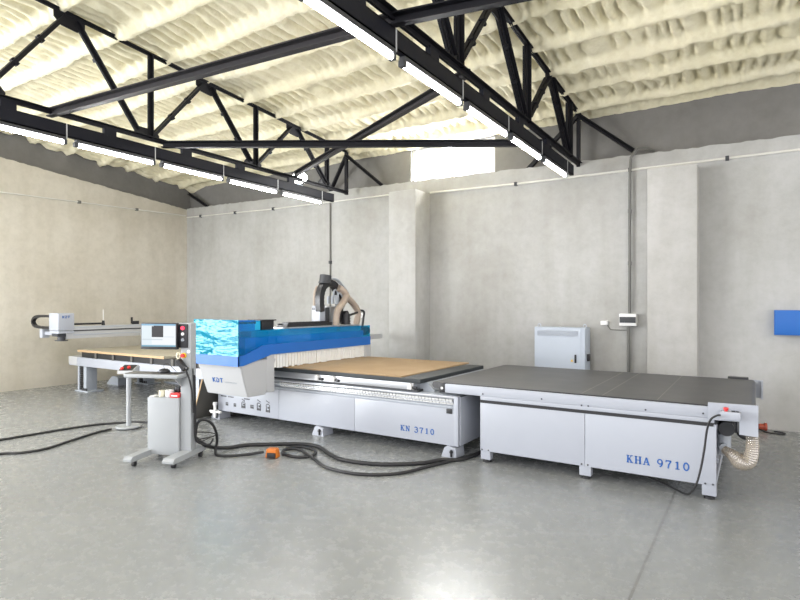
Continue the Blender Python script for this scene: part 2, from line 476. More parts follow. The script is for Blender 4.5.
def brace(p, q, w, h, label, m='brace', cat='steel brace', name='bracing_bar', group='steel braces between the roof trusses'):
    mb = MB(); c = (V(p) + V(q)) / 2
    mb.bar(p, q, .012, h); 
    s, u = frame_of(V(q) - V(p))
    mb.bar(V(p) + s * w / 2 + u * (h / 2 - .006), V(q) + s * w / 2 + u * (h / 2 - .006), w, .012)
    mb.bar(V(p) - s * w / 2 * -1 - u * (h / 2 - .006), V(q) + s * w / 2 - u * (h / 2 - .006), w, .012)
    return tag(mb.build(name, m, loc=c), label, cat, group)
brace((XL, 4.45, 3.70), (XR, 7.0, 3.67), .06, .085, 'dark steel brace running level across the photo just above the bright window', 'steel')
brace((XL, 6.92, 3.785), (XR, 4.75, 3.785), .06, .08, 'dark steel brace slanting up rightward behind the lit tubes to meet the right truss')
brace((XL, 3.08, 3.715), (XR, 3.44, 3.705), .06, .09, 'long grey-brown steel brace high across the ceiling left of the right truss')
brace((XR, 3.44, 3.705), (2.05, 4.3, 3.72), .06, .09, 'dark steel brace from the right truss up to the top of the photo', 'steel')
for p, q, lab in (((XR, 8.5, 4.47), (-1.5, 8.66, 3.85), 'slanting dark wall strut right of the right truss end, above the grey pipe'),
                  ((XR, 8.5, 4.47), (-3.1, 8.66, 3.80), 'slanting dark wall strut just right of the bright window'),
                  ((XL, 8.3, 4.45), (-5.95, 8.66, 3.86), 'slanting dark wall strut left of the bright window'),
                  ((XL, 8.3, 4.45), (-7.25, 8.66, 3.88), 'slanting dark wall strut left of the left truss end'),
                  ((-11.62, 8.6, 4.32), (-10.95, 8.68, 3.92), 'short dark strut in the far left wall corner')):
    brace(p, q, .05, .06, lab, 'steel', 'wall strut', 'knee_brace', 'slanting struts on top of the back wall')

# round lamp by the left truss end
t = thing('round_lamp', (-6.64, 7.15, 3.62), 'glowing round white lamp near the end of the left roof truss', 'lamp')
mb = MB(); mb.lathe([(.0, -.10), (.07, -.09), (.115, -.05), (.125, 0), (.115, .05), (.07, .09), (0, .11)], (-6.64, 7.15, 3.80), 20); mb.build('globe', 'globe', t, angle=180)
mb = MB(); mb.cyl((-6.64, 7.15, 3.62), (-6.64, 7.15, 3.72), .05, n=16); mb.build('lamp_base', 'greymetal', t)
mb = MB(); mb.bar((-6.64, 7.15, 3.665), (XL, 7.15, 3.70), .03, .02); mb.build('bracket', 'steel', t)

# ------------------------------------------------------------------ services on the walls
def conduit(name, pts, r, m, label, cat, clips=(), group=None, clipm='dark'):
    t = thing(name, pts[0], label, cat, group)
    mb = MB(); mb.tube(pts, r, 8, 1); mb.build('pipe', m, t)
    for c in clips:
        c = V(c); mb = MB(); mb.box(c.x - .022, c.x + .022, c.y - .03, c.y + .03, c.z - .03, c.z + .03, .006); mb.build('clip', clipm, t)
zc = lambda x: 3.56 - .0175 * (x + 1.0) * (1 if x < -5 else .3)
yc = YW - .02
conduit('wall_conduit', [(XW + .02, yc, 3.725), (-8.67, yc, 3.66), (-5.72, yc, 3.64)], .013, 'whitepipe', 'thin white conduit along the back wall left of the window', 'conduit',
        [(-11.1, yc, 3.713), (-9.9, yc, 3.687), (-8.7, yc, 3.661)], 'thin white conduits high on the walls')
conduit('wall_conduit', [(-4.84, yc, 3.585), (-3.19, yc, 3.552), (-1.13, yc, 3.55), (.9, yc, 3.545)], .016, 'whitepipe', 'thin white conduit along the back wall right of the window', 'conduit',
        [(-3.25, yc, 3.552), (-1.52, yc, 3.551), (-.31, yc, 3.548)], 'thin white conduits high on the walls')
conduit('wall_conduit', [(XW + .02, 2.6, 3.62), (XW + .02, 4.6, 3.671), (XW + .02, 8.5, 3.766)], .014, 'whitepipe', 'thin white conduit along the beige left wall', 'conduit',
        [(XW + .02, 6.0, 3.705), (XW + .02, 7.25, 3.735)], 'thin white conduits high on the walls', 'pipe')
conduit('riser_conduit', [(-7.12, yc - .005, .05), (-7.12, yc - .005, 1.0), (-7.12, yc - .005, 3.64)], .014, 'pipe', 'thin grey vertical conduit on the back wall behind the machine', 'conduit',
        [(-7.12, yc, 2.45)])
py_ = 8.50
conduit('cable_pipe', [(-1.22, 8.70, 3.82), (-1.30, 8.60, 3.85), (-1.42, 8.50, 3.83), (-1.50, py_, 3.72), (-1.515, py_, 3.5), (-1.52, py_, 2.8), (-1.52, py_, 1.48)], .021, 'pipe',
        'grey flexible pipe bending over the wall top down to the breaker box', 'pipe', [(-1.52, py_ + .01, 2.2), (-1.52, py_ + .01, 2.95)], clipm='pipe')
conduit('cable_pipe', [(-1.535, py_, 1.30), (-1.535, py_, .7), (-1.54, py_, .02)], .024, 'pipe', 'grey pipe running down from the breaker box behind the conveyor', 'pipe')
t = thing('breaker_box', (-1.535, 8.5, 1.30), 'white wall breaker box with a dark window strip on the grey pipe', 'breaker box')
MB().box(-1.652, -1.42, 8.44, 8.56, 1.30, 1.475, .008).build('housing', 'plastic', t)
MB().box(-1.645, -1.427, 8.43, 8.442, 1.345, 1.43, .003).build('breaker_window', 'dark', t)
t = thing('junction_box', (-1.87, 8.53, 1.30), 'small white junction box on the wall left of the breaker box', 'junction box')
MB().box(-1.925, -1.825, 8.50, 8.56, 1.305, 1.365, .008).build('housing', 'plastic', t)
mb = MB(); mb.tube([(-1.84, 8.54, 1.31), (-1.80, 8.545, 1.25), (-1.78, 8.545, 1.24), (-1.70, 8.545, 1.235), (-1.56, 8.545, 1.235)], .006, 6, 3); mb.build('wire', 'pipe', t)
t = thing('wall_socket', (-6.35, 8.54, 1.40), 'small white wall socket on the back wall beyond the dust hoses', 'socket')
MB().box(-6.39, -6.31, 8.52, 8.56, 1.36, 1.44, .006).build('face_plate', 'plastic', t)
MB().box(-6.372, -6.328, 8.515, 8.521, 1.378, 1.422, .003).build('socket_insert', 'offwhite', t)

# blue wall cabinet at the right edge
t = thing('blue_wall_box', (.6, 8.5, 1.22), 'bright blue shallow box on the back wall at the right edge', 'wall box')
MB().box(.205, 1.0, 8.44, 8.56, 1.222, 1.535, .004).build('housing', 'blue', t)
MB().box(.225, .98, 8.432, 8.441, 1.242, 1.515, .002).build('front_panel', 'blue', t)

# electrical cabinet
t = thing('electrical_cabinet', (-2.43, 8.32, 0), 'pale blue-grey electrical cabinet by the back wall behind the conveyor', 'cabinet')
MB().box(-2.81, -2.065, 8.16, 8.47, 0, 1.27, .006).build('body', 'cabinet', t)
d = MB().box(-2.79, -2.12, 8.148, 8.16, .06, 1.25, .004).build('door', 'cabinet', t)
mb = MB()
for k in range(7): mb.box(-2.76, -2.16, 8.141, 8.150, 1.145 + k * .012, 1.151 + k * .012)
mb.build('vent', 'greymetal', d)
MB().box(-2.205, -2.18, 8.125, 8.15, .76, .88, .004).build('handle', 'black', d)
mb = MB(); mb.prism([(-2.265, .775), (-2.225, .775), (-2.245, .81)], 'y', 8.143, 8.149); mb.build('warning_sticker', 'yellow', d)
mb = MB(); mb.box(-2.067, -2.03, 8.27, 8.35, .78, .88, .006); mb.build('isolator_switch', 'black', t)
for x in (-2.78, -2.10):
    mb = MB(); mb.tube([(x - .02, 8.3, 1.265), (x - .02, 8.3, 1.30), (x, 8.3, 1.315), (x + .02, 8.3, 1.30), (x + .02, 8.3, 1.265)], .006, 6, 4); mb.build('lifting_eye', 'cabinet', t)

# ------------------------------------------------------------------ lettering
def stroke(bm, pts, w, pos, sx, sz, y):
    """flat letter stroke on a face looking towards -Y"""
    P2 = [V((pos[0] + p[0] * sx, pos[1] + p[1] * sz)) for p in pts]
    for i, (a, b) in enumerate(zip(P2, P2[1:])):
        d = (b - a); 
        if d.length < 1e-6: continue
        d.normalize(); n = V((-d.y, d.x)) * w / 2; e = d * w * .2 if len(P2) > 2 else d * 0
        q = [a - n - e, b - n + e, b + n + e, a + n - e]
        yy = y - .0004 * (i % 2)
        A = [bm.verts.new((v.x, yy, v.y)) for v in q]; B = [bm.verts.new((v.x, yy + .0025, v.y)) for v in q]
        bm.faces.new(A); bm.faces.new(B[::-1])
        for k in range(4): j = (k + 1) % 4; bm.faces.new((A[k], A[j], B[j], B[k]))
def arc(cx, cy, rx, ry, a0, a1, n=12):
    return [(cx + rx * math.cos(math.radians(a0 + (a1 - a0) * i / n)), cy + ry * math.sin(math.radians(a0 + (a1 - a0) * i / n))) for i in range(n + 1)]
TH, TN = .17, .085
def sf(x0, x1, z): return ([(x0, z), (x1, z)], TN)
GL = {
 'K': [([(.2, 0), (.2, 1)], TH), ([(.28, .42), (.74, .96)], TN), ([(.42, .56), (.76, .04)], TH), sf(0, .42, .04), sf(0, .42, .96), sf(.55, .95, .96), sf(.55, 1., .04)],
 'N': [([(.18, 0), (.18, 1)], TN), ([(.2, .95), (.78, .05)], TH), ([(.82, 0), (.82, 1)], TN), sf(0, .36, .04), sf(0, .32, .96), sf(.64, 1., .96)],
 'H': [([(.2, 0), (.2, 1)], TH), ([(.8, 0), (.8, 1)], TH), ([(.2, .5), (.8, .5)], TN), sf(0, .4, .04), sf(0, .4, .96), sf(.6, 1., .96), sf(.6, 1., .04)],
 'A': [([(.15, .04), (.48, .98)], TN), ([(.5, .96), (.84, .04)], TH), ([(.28, .36), (.68, .36)], TN), sf(-.02, .34, .04), sf(.62, 1.02, .04)],
 '3': [(arc(.45, .73, .32, .23, 150, -90), .13), (arc(.45, .27, .36, .25, 90, -150), .14)],
 '7': [([(.1, .93), (.85, .93)], .14), ([(.82, .9), (.5, .45), (.42, 0)], .14), ([(.12, .96), (.12, .72)], TN)],
 '1': [([(.5, 0), (.5, 1)], TH), ([(.5, .96), (.24, .82)], TN), sf(.2, .8, .04)],
 '0': [(arc(.48, .5, .33, .46, 0, 360, 20), .14)],
 '9': [(arc(.48, .67, .32, .29, 0, 360, 16), .13), (arc(.36, .55, .44, .53, 15, -75, 8), .13)],
}
def lettering(text, x0, x1, z0, z1, y, parent, m='textblue', y_name='lettering'):
    n = len(text); h = z1 - z0
    adv = (x1 - x0) / (sum(.62 if c == ' ' else 1 for c in text) - .16); x = x0
    for c in text:
        if c == ' ': x += adv * .62; continue
        mb = MB()
        for pts, w in GL[c]: stroke(mb.bm, pts, w * h * 1.15, (x, z0), adv * .82, h, y)
        mb.build('blue_letter', m, parent)
        x += adv
def kdt(mb, x0, x1, z0, z1, yf):
    """bold slanted maker's mark: K, split D, T"""
    h = z1 - z0; w = (x1 - x0) / 3.05; sl = .12
    def st(pts, wd, ox):
        tmp = [(p[0] + sl * p[1], p[1]) for p in pts]
        n0 = len(mb.bm.verts); stroke(mb.bm, tmp, wd * h, (x0 + ox * w, z0), w * .85, h, 0)
        mb.bm.verts.ensure_lookup_table()
        for v in list(mb.bm.verts)[n0:]: v.co.y += yf(v.co.z)
    st([(.12, 0), (.12, 1)], .24, 0); st([(.2, .45), (.78, 1)], .2, 0); st([(.35, .55), (.8, 0)], .22, 0)
    st([(.12, 0), (.12, .62)], .24, 1.03); st([(.12, .84), (.12, 1)], .24, 1.03); st([(.3, .93), (.5, .93)] + arc(.45, .5, .38, .43, 80, -80, 8) + [(.3, .07)], .2, 1.03)
    st([(0, .9), (.95, .9)], .22, 2.1); st([(.46, 0), (.46, .9)], .24, 2.1)

# ------------------------------------------------------------------ CNC router (centre)
YF = 5.2
r = thing('cnc_router', (-4.5, 6.05, 0), 'large white and blue CNC router with a tan board on its long bed', 'cnc machine')
bd = MB().box(-6.38, -2.618, 5.215, 6.86, .118, .535, .004).build('bed_body', 'white', r)
for x0, x1 in ((-6.38, -5.20), (-5.197, -3.97), (-3.967, -2.66)):
    MB().box(x0, x1, YF, YF + .02, .118, .505, .003).build('front_panel', 'white', bd)
MB().box(-2.66, -2.612, YF - .004, YF + .06, .118, .64, .004).build('corner_post', 'white', bd)
MB().box(-2.612, -2.60, 5.24, 6.85, .12, .63, .002).build('end_panel', 'white', r)
MB().box(-2.745, -2.68, YF - .012, YF + .01, .455, .505, .004).build('cable_gland', 'black', r)
lettering('KN 3710', -3.325, -2.890, .206, .266, YF - .003, r)
# warning pictograms and vent slits on the left of the front panel
yy = YF - .003
def picto(fn, name='warning_pictogram'):
    mb = MB(); fn(mb); return mb.build(name, 'black', r)
for xa, xb, z in ((-6.321, -6.20, .326), (-6.17, -6.05, .326), (-5.85, -5.74, .326)):
    def f(mb):
        for k in range(4):
            w_ = (xb - xa) / 4; mb.box(xa + k * w_, xa + k * w_ + w_ * random.uniform(.6, .98), yy, yy + .003, z - .008, z + .008)
        mb.box(xa, xb - .01, yy + .0005, yy + .003, z - .002, z + .002)
    picto(f, 'vent_slit')
for x, z, w_, h_ in ((-6.195, .222, .05, .045), (-6.032, .222, .05, .045), (-5.696, .232, .06, .05)):
    def f(mb):
        mb.box(x - w_ / 2, x + w_ / 2, yy, yy + .003, z + h_ / 2 - .014, z + h_ / 2); mb.box(x - w_ / 2, x - w_ / 2 + .014, yy, yy + .003, z - h_ / 2, z + h_ / 2)
        mb.box(x - .012, x + w_ / 2, yy, yy + .003, z - h_ / 2, z + .004)
    picto(f)
for x, z, w_, h_ in ((-5.862, .245, .075, .095), (-5.563, .252, .075, .115), (-5.395, .250, .075, .125)):
    def f(mb):
        for dx in (-w_ / 2, w_ / 2 - .012): mb.box(x + dx, x + dx + .012, yy, yy + .003, z - h_ / 2, z + h_ * .3)
        mb.box(x - w_ / 2, x + w_ / 2, yy, yy + .003, z - h_ / 2, z - h_ / 2 + .03); mb.box(x - w_ / 3, x + w_ / 4, yy, yy + .003, z + h_ * .3, z + h_ * .3 + .012)
        mb.box(x - .006, x + .028, yy, yy + .003, z - h_ * .12, z + .012); mb.prism([(x - .03, z + h_ / 2 + .02), (x + .03, z + h_ / 2 - .005), (x + .03, z + h_ / 2 + .006), (x - .03, z + h_ / 2 + .031)], 'y', yy, yy + .003)
    picto(f)
# rail, rack and bed frame
MB().box(-6.3, -2.66, 5.24, 5.30, .505, .64).build('rail_base', 'greymetal', r)
MB().box(-6.3, -2.66, YF + .005, 5.25, .612, .636, .003).build('linear_rail', 'alu', r)
mb = MB()
for k in range(60):
    x = -5.2 + k * .042; mb.box(x, x + .036, YF + .012, 5.25, .580, .601); mb.box(x + .012, x + .048, YF + .014, 5.25, .548, .564)
mb.build('gear_rack', 'rack', r)
MB().box(-6.3, -2.68, YF + .012, 5.25, .568, .577).build('rack_rail', 'alu', r)
MB().box(-6.3, -2.68, YF + .006, 5.25, .512, .530, .003).build('cable_duct', 'greymetal', r)
MB().box(-6.30, -3.12, YF + .03, 6.85, .64, .665).build('painted_gap_shade', 'dark', r)  # dark filler under the bed frame; its colour stands for the gap's shade
MB().box(-6.30, -3.16, YF + .008, 6.86, .665, .74, .004).build('bed_frame', 'alu', r)
sl = MB().box(-6.30, -3.07, YF, 6.87, .742, .788, .004).build('bed_slab', 'slab', r)
mb = MB(); mb.prism([(-3.16, .665), (-3.16, .74), (-3.07, .742), (-2.98, .655), (-2.98, .64), (-3.16, .64)], 'y', 5.35, 6.85); mb.build('end_bracket', 'greymetal', r)
MB().box(-3.16, -2.64, 5.3, 6.85, .630, .642).build('deck_plate', 'greymetal', r)
for x in (-4.537, -4.284, -3.195):
    c = MB(); c.prism([(x - .024, .675), (x + .024, .675), (x + .024, .730), (x, .744), (x - .024, .730)], 'y', YF - .03, YF + .012)
    c = c.build('locating_cylinder', 'plastic', r)
    MB().box(x + .025, x + .085, YF - .012, YF + .012, .675, .708, .006).build('air_fitting', 'black', c)
for x in (-6.386, -4.497, -2.691):
    for y, s in ((YF, 1), (6.86, -1)):
        ft = MB(); ft.prism([(x - .10, 0), (x + .075, 0), (x + .075, .012), (x + .065, .10), (x - .035, .122), (x - .065, .10), (x - .10, .015)], 'y', y - .03 * s, y + .16 * s)
        ft = ft.build('foot', 'white', r)
        if s > 0:
            mb = MB(); mb.cyl((x + .02, y - .042, .012), (x + .02, y - .042, .085), .011, n=10); mb.cyl((x + .02, y - .042, .055), (x + .02, y - .042, .072), .020, n=6); mb.build('levelling_bolt', 'black', ft)
mb = MB(); mb.box(-6.42, -6.32, 5.10, 5.16, .09, .13); mb.cyl((-6.36, 5.13, .03), (-6.36, 5.13, .22), .02, n=12); mb.cyl((-6.46, 5.13, .11), (-6.24, 5.13, .11), .018, n=12); mb.cyl((-6.36, 5.13, .2), (-6.36, 5.13, .24), .03, n=12)
mb.build('air_valve', 'plastic', r)

# gantry cover
hx0, hx1, hy = -5.855, -5.05, 4.40
mb = MB(); bm = mb.bm
prof_t = [(hx0 + .02, 4.425), (hx1 - .012, 4.425), (hx1 - .012, 5.02), (hx0 + .02, 5.02)]
prof_b = [(-5.80, 4.56), (-5.065, 4.56), (-5.065, 4.845), (-5.80, 4.845)]
A = [bm.verts.new((x, y, .93)) for x, y in prof_t]; B = [bm.verts.new((x, y, .500)) for x, y in prof_b]
bm.faces.new(A); bm.faces.new(B[::-1])
for i in range(4): j = (i + 1) % 4; bm.faces.new((A[i], A[j], B[j], B[i]))
bmesh.ops.bevel(bm, geom=list(bm.edges), offset=.008, segments=2, affect='EDGES')
hood = mb.build('gantry_hood', 'offwhite', r)
mb = MB(); fy = lambda z: 4.425 + (.93 - z) * (.135 / .43) - .004
kdt(mb, -5.625, -5.43, .655, .712, fy); mb.build('maker_logo', 'textblue', hood)
mb = MB(); x = -5.395
for k in range(13):
    w_ = random.choice((.009, .013, .011)); z = .665
    stroke(mb.bm, [(0, 0), (0, 1)], .004, (x, z - .008), 1, .016, fy(z) - .001); stroke(mb.bm, [(0, 0), (1, 0)], .004, (x, z + random.choice((-.007, 0, .007))), w_ * .7, 1, fy(z) - .001); x += w_ + .005
mb.build('small_tagline', 'greymetal', hood)
MB().box(-5.78, hx1 - .01, 4.86, 4.985, .52, .985, .004).build('gantry_upright', 'offwhite', r)
MB().box(-5.78, hx1 - .01, 6.90, 7.05, .535, .985, .004).build('gantry_upright', 'offwhite', r)
side = [(hy, .880), (hy, 1.000), (4.50, 1.010), (4.78, 1.105), (4.90, 1.112), (7.03, 1.112), (7.03, .985), (4.93, .985), (4.86, .968), (4.47, .882)]
mb = MB(); mb.prism(side, 'x', hx1 - .02, hx1); mb.prism(side, 'x', hx0, hx0 + .02); mb.box(hx0, hx1, hy - .006, hy + .02, .880, 1.0)
mb.build('blue_band', 'blue', r)
# acrylic covers
MB().box(hx0, hx1, hy, hy + .010, 1.0, 1.425).build('front_cover', 'acrylic_front', r, label='glossy blue clear front cover with bright reflections')
mb = MB(); mb.prism([(hy + .012, 1.002), (hy + .012, 1.42), (4.66, 1.42), (4.66, 1.30), (7.02, 1.285), (7.02, 1.113), (4.79, 1.113), (4.50, 1.012)], 'x', hx1 - .012, hx1 - .004)
mb.build('side_cover', 'acrylic', r, label='blue tinted clear side cover')
MB().box(hx0 + .02, -5.06, 4.415, 4.72, 1.40, 1.412).build('top_cover', 'acrylic', r)
# beam and carriage under the covers
gb = MB().box(-5.78, -5.18, 4.62, 7.02, 1.0, 1.20, .006).build('gantry_beam', 'beamblue', r)
MB().box(-5.72, -5.22, 4.75, 7.0, 1.20, 1.275, .004).build('beam_rail_seat', 'offwhite', gb)
MB().box(-5.70, -5.30, 4.6, 4.98, 1.275, 1.40, .006).build('drive_box', 'beamblue', gb)
mb = MB()
for k in range(5): mb.box(-5.10, -5.07, 4.46 + .05 * k, 4.49 + .05 * k, 1.375, 1.40)
mb.build('terminal_strip', 'black', gb)
MB().box(-5.52, -5.30, 5.0, 5.22, 1.275, 1.40, .02).build('servo_motor', 'black', gb)
MB().box(-5.54, -5.28, 4.98, 5.24, 1.395, 1.412, .004).build('motor_lid', 'black', gb)
mb = MB(); mb.box(-5.46, -5.30, 5.45, 6.38, 1.305, 1.325); mb.box(-5.30, -5.285, 5.45, 6.38, 1.30, 1.345); mb.box(-5.475, -5.46, 5.45, 6.38, 1.30, 1.345)
mb.build('chain_tray', 'black', gb)
mb = MB(); mb.strip([(-5.38, 5.50 + .033 * i, 1.345) for i in range(27)], .12, .04, (1, 0, 0), 1); mb.build('energy_chain', 'black', gb)
MB().box(-5.78, -5.2, 5.4, 6.95, 1.275, 1.30, .004).build('beam_top_cover', 'alu', gb)
MB().box(-5.60, -5.32, 7.02, 7.75, 1.035, 1.11, .004).build('rear_support_arm', 'offwhite', gb)
# strip curtain
mb = MB(); y = 4.99
while y < 6.95:
    w_ = .045; mb.box(hx1 - .035 + random.uniform(-.006, .006), hx1 - .03 + .004, y, y + w_, .802 + random.uniform(0, .014), .985); y += w_ + .009
mb.build('strip_curtain', 'curtain', r)
# spindle head
hd = MB().box(-5.525, -5.365, 6.20, 6.32, 1.345, 1.590, .006).build('spindle_head', 'white', r)
mb = MB(); kdt(mb, -5.51, -5.43, 1.530, 1.560, lambda z: 6.196); mb.build('maker_logo', 'dark', hd)
MB().box(-5.50, -5.34, 6.40, 6.52, 1.28, 1.58, .008).build('head_plate', 'alu', r)
MB().box(-5.50, -5.35, 6.322, 6.40, 1.28, 1.56, .004).build('tool_guard', 'dark', r)
mb = MB()
for x in (-5.46, -5.38, -5.31): mb.cyl((x, 6.50, 1.62), (x, 6.50, 1.74 + .1 * (x + 5.4)), .022, n=12)
mb.tube([(-5.36, 6.5, 1.70), (-5.36, 6.52, 1.82), (-5.36, 6.60, 1.80), (-5.36, 6.62, 1.62)], .014, 8); mb.tube([(-5.30, 6.52, 1.66), (-5.30, 6.56, 1.78), (-5.30, 6.66, 1.70), (-5.30, 6.68, 1.56)], .012, 8)
mb.build('air_fittings', 'greymetal', r)
mb = MB(); mb.strip([(-5.40, 6.25, 1.50), (-5.40, 6.235, 1.62), (-5.40, 6.24, 1.74), (-5.40, 6.29, 1.86), (-5.40, 6.37, 1.915), (-5.40, 6.45, 1.93), (-5.40, 6.54, 1.91), (-5.40, 6.63, 1.83), (-5.40, 6.69, 1.72), (-5.40, 6.69, 1.58), (-5.40, 6.66, 1.44), (-5.40, 6.62, 1.33)], .09, .105, (1, 0, 0), 4)
mb.build('energy_chain_loop', 'black', r)
mb = MB(); mb.cyl((-5.40, 6.35, 1.935), (-5.40, 6.37, 2.04), .085, .088, 20); mb.cyl((-5.40, 6.35, 1.92), (-5.40, 6.352, 1.945), .095, n=20); mb.build('hose_collar', 'dark', r)
for pts, rr in (([(-5.25, 6.68, 1.73), (-5.25, 6.58, 1.62), (-5.25, 6.47, 1.52), (-5.25, 6.43, 1.38), (-5.25, 6.45, 1.22)], .052),
                ([(-5.30, 6.72, 1.73), (-5.30, 6.90, 1.63), (-5.30, 7.03, 1.49), (-5.30, 7.00, 1.33), (-5.30, 6.95, 1.2)], .052),
                ([(-5.50, 6.30, 1.87), (-5.50, 6.25, 1.78), (-5.50, 6.24, 1.67), (-5.50, 6.24, 1.56)], .03)):
    mb = MB(); mb.tube(pts, rr, 14, 8, rib=.05); mb.build('dust_hose', 'hose', r)
mb = MB(); mb.tube([(-5.33, 6.58, 1.86), (-5.30, 6.68, 1.80), (-5.29, 6.76, 1.70)], .055, 14, 6, rib=.06); mb.build('hose_manifold', 'hose', r)
mb = MB(); mb.tube([(-5.36, 6.45, 2.0), (-5.32, 6.56, 1.98), (-5.30, 6.66, 1.90), (-5.29, 6.78, 1.78)], .015, 8); mb.tube([(-5.38, 6.46, 2.02), (-5.36, 6.62, 1.95), (-5.33, 6.74, 1.84)], .011, 8); mb.build('air_line', 'greymetal', r)
mb = MB(); mb.cyl((-5.34, 6.77, 1.22), (-5.34, 6.77, 1.46), .07, n=20); mb.cyl((-5.34, 6.77, 1.46), (-5.34, 6.77, 1.51), .06, .04, n=20)
for k in range(5): mb.cyl((-5.34, 6.77, 1.26 + .042 * k), (-5.34, 6.77, 1.275 + .042 * k), .078, n=20)
mb.build('spindle_motor', 'black', r)
mb = MB(); mb.tube([(-5.28, 6.80, 1.445), (-5.28, 6.95, 1.474), (-5.28, 7.09, 1.512), (-5.28, 7.17, 1.485), (-5.28, 7.155, 1.392), (-5.28, 7.12, 1.22)], .018, 10); mb.build('motor_cable', 'black', r)
mb = MB(); mb.cyl((-5.28, 7.03, 1.19), (-5.28, 7.26, 1.18), .05, n=14)
for k in range(3): mb.cyl((-5.28, 7.07 + .07 * k, 1.188), (-5.28, 7.10 + .07 * k, 1.186), .072, n=14)
mb.build('cable_bellows', 'black', r)

# the board lying on the router bed
brd = MB().box(-6.25, -3.335, YF + .03, 6.98, .788, .803, .002).build('fibreboard_sheet', 'mdf', loc=(-4.8, 6.1, .788))
tag(brd, 'tan fibreboard sheet lying on the bed of the CNC router', 'board')

# ------------------------------------------------------------------ outfeed conveyor (right)
k = thing('conveyor_table', (-1.45, 6.25, 0), 'long white outfeed conveyor with a dark grey belt on the right', 'conveyor')
mb = MB(); R_ = .036; zt = .771
poly = [(-2.92, zt)] + [(-.03 + R_ * math.sin(a), zt - R_ + R_ * math.cos(a)) for a in [PI * i / 8 for i in range(9)]] + [(-2.92 - R_ * math.sin(a), zt - R_ - R_ * math.cos(a)) for a in [PI * i / 8 for i in range(9)]]
mb.prism(poly, 'y', 5.265, 7.265)
mb.build('belt', 'belt', k, angle=50)
MB().box(-2.77, -.325, YF, 5.262, .672, .765, .004).build('side_rail', 'white', k)
MB().box(-2.36, -.28, YF + .001, 5.25, .634, .671, .002).build('lower_fascia', 'white', k)
MB().box(-2.80, -.3, 5.225, 5.264, .760, .774, .002).build('belt_edge_strip', 'black', k)
MB().box(-2.77, -.325, 7.27, 7.33, .630, .765, .004).build('side_rail', 'white', k)
mb = MB(); mb.box(-2.835, -2.765, YF - .003, 5.264, .672, .772, .006); cap = mb.build('rail_end_cap', 'black', k)
mb = MB(); mb.cyl((-2.80, YF - .008, .718), (-2.80, YF + .01, .718), .014, n=14); mb.build('cap_bolt', 'plastic', cap)
MB().box(-2.36, -.285, YF - .001, 5.24, .604, .632).build('black_trim_strip', 'black', k)
for x0, x1 in ((-2.36, -1.318), (-1.314, -.266)):
    MB().box(x0, x1, YF, YF + .02, .118, .604, .003).build('side_panel', 'white', k)
    MB().box(x0, x1, 7.30, 7.32, .118, .604, .003).build('side_panel', 'white', k)
MB().box(-2.36, -2.34, YF + .02, 7.30, .118, .63, .003).build('end_panel', 'white', k)
for x in (-2.305, -1.316, -.318):
    for y in (YF + .006, 7.235):
        lg = MB().box(x - .052, x + .052, y, y + .08, .03, .62 if x > -1 else .30, .004).build('leg', 'white', k)
        mb = MB(); mb.cyl((x, y + .04, 0), (x, y + .04, .022), .04, n=16); mb.cyl((x, y + .04, .02), (x, y + .04, .04), .016, n=10); mb.build('levelling_foot', 'black', lg)
mb = MB()
for x, z in ((-2.33, .575 + .12), (-1.72, .70), (-1.345, .675), (-1.285, .675), (-.80, .69), (-.36, .705), (-1.345, .135), (-1.29, .135), (-2.34, .13), (-2.27, .13), (-.345, .13), (-.29, .13)):
    mb.cyl((x, YF - .004, z), (x, YF + .004, z), .008, n=8)
mb.build('screws', 'dark', k)
lettering('KHA 9710', -.955, -.455, .212, .278, YF - .003, k)
# open drive end
mb = MB(); mb.bar((-.29, 5.30, .14), (-.29, 7.2, .14), .05, .05, .004); mb.bar((-.29, 5.30, .58), (-.29, 7.2, .58), .05, .05, .004); mb.bar((-.27, 5.30, .30), (-.27, 6.0, .56), .03, .04, .003)
mb.build('end_frame', 'white', k)
MB().box(-.70, -.66, 5.24, 7.28, .12, .62).build('inner_bulkhead', 'greymetal', k)
mb = MB(); mb.cyl((-.20, 5.42, .56), (-.20, 5.70, .56), .055, n=20); mb.cyl((-.20, 5.38, .56), (-.20, 5.42, .56), .06, n=20); mb.box(-.27, -.13, 5.66, 5.82, .48, .64, .01)
for j in range(6): mb.cyl((-.20, 5.44 + .04 * j, .56), (-.20, 5.455 + .04 * j, .56), .061, n=20)
mb.build('gear_motor', 'dark', k)
mb = MB(); mb.cyl((-.22, 5.48, .34), (-.22, 5.48, .50), .05, n=16); mb.box(-.30, -.14, 5.42, 5.55, .33, .37, .006); mb.cyl((-.22, 5.38, .40), (-.22, 5.52, .40), .035, n=14)
mb.build('tensioner', 'greymetal', k)
pl = [(-.325, .803), (.022, .808), (.022, .560), (-.105, .566), (-.105, .668), (-.325, .662)]
mb = MB(); mb.prism(pl, 'y', YF - .018, YF + .0); mb.prism([(-.105, .668), (.022, .668), (.022, .560), (-.105, .566)], 'y', YF, YF + .10); mb.build('end_plate', 'white', k)
mb = MB(); mb.prism([(-.325, .755), (.075, .765), (.075, .56), (-.325, .62)], 'y', 7.335, 7.353); mb.box(.055, .075, 7.28, 7.35, .56, .765); mb.build('end_plate', 'white', k)
MB().box(-.26, -.06, 7.275, 7.36, .757, .788, .004).build('sensor_bracket', 'black', k)
cb = MB().box(-.235, -.095, 5.095, YF - .018, .690, .752, .006).build('control_box', 'white', k)
mb = MB(); mb.cyl((-.195, 5.13, .750), (-.195, 5.13, .764), .012, n=14); mb.lathe([(.0, 0), (.017, .002), (.02, .010), (.017, .02), (0, .023)], (-.195, 5.13, .762), 16); mb.build('emergency_stop', 'red', cb)
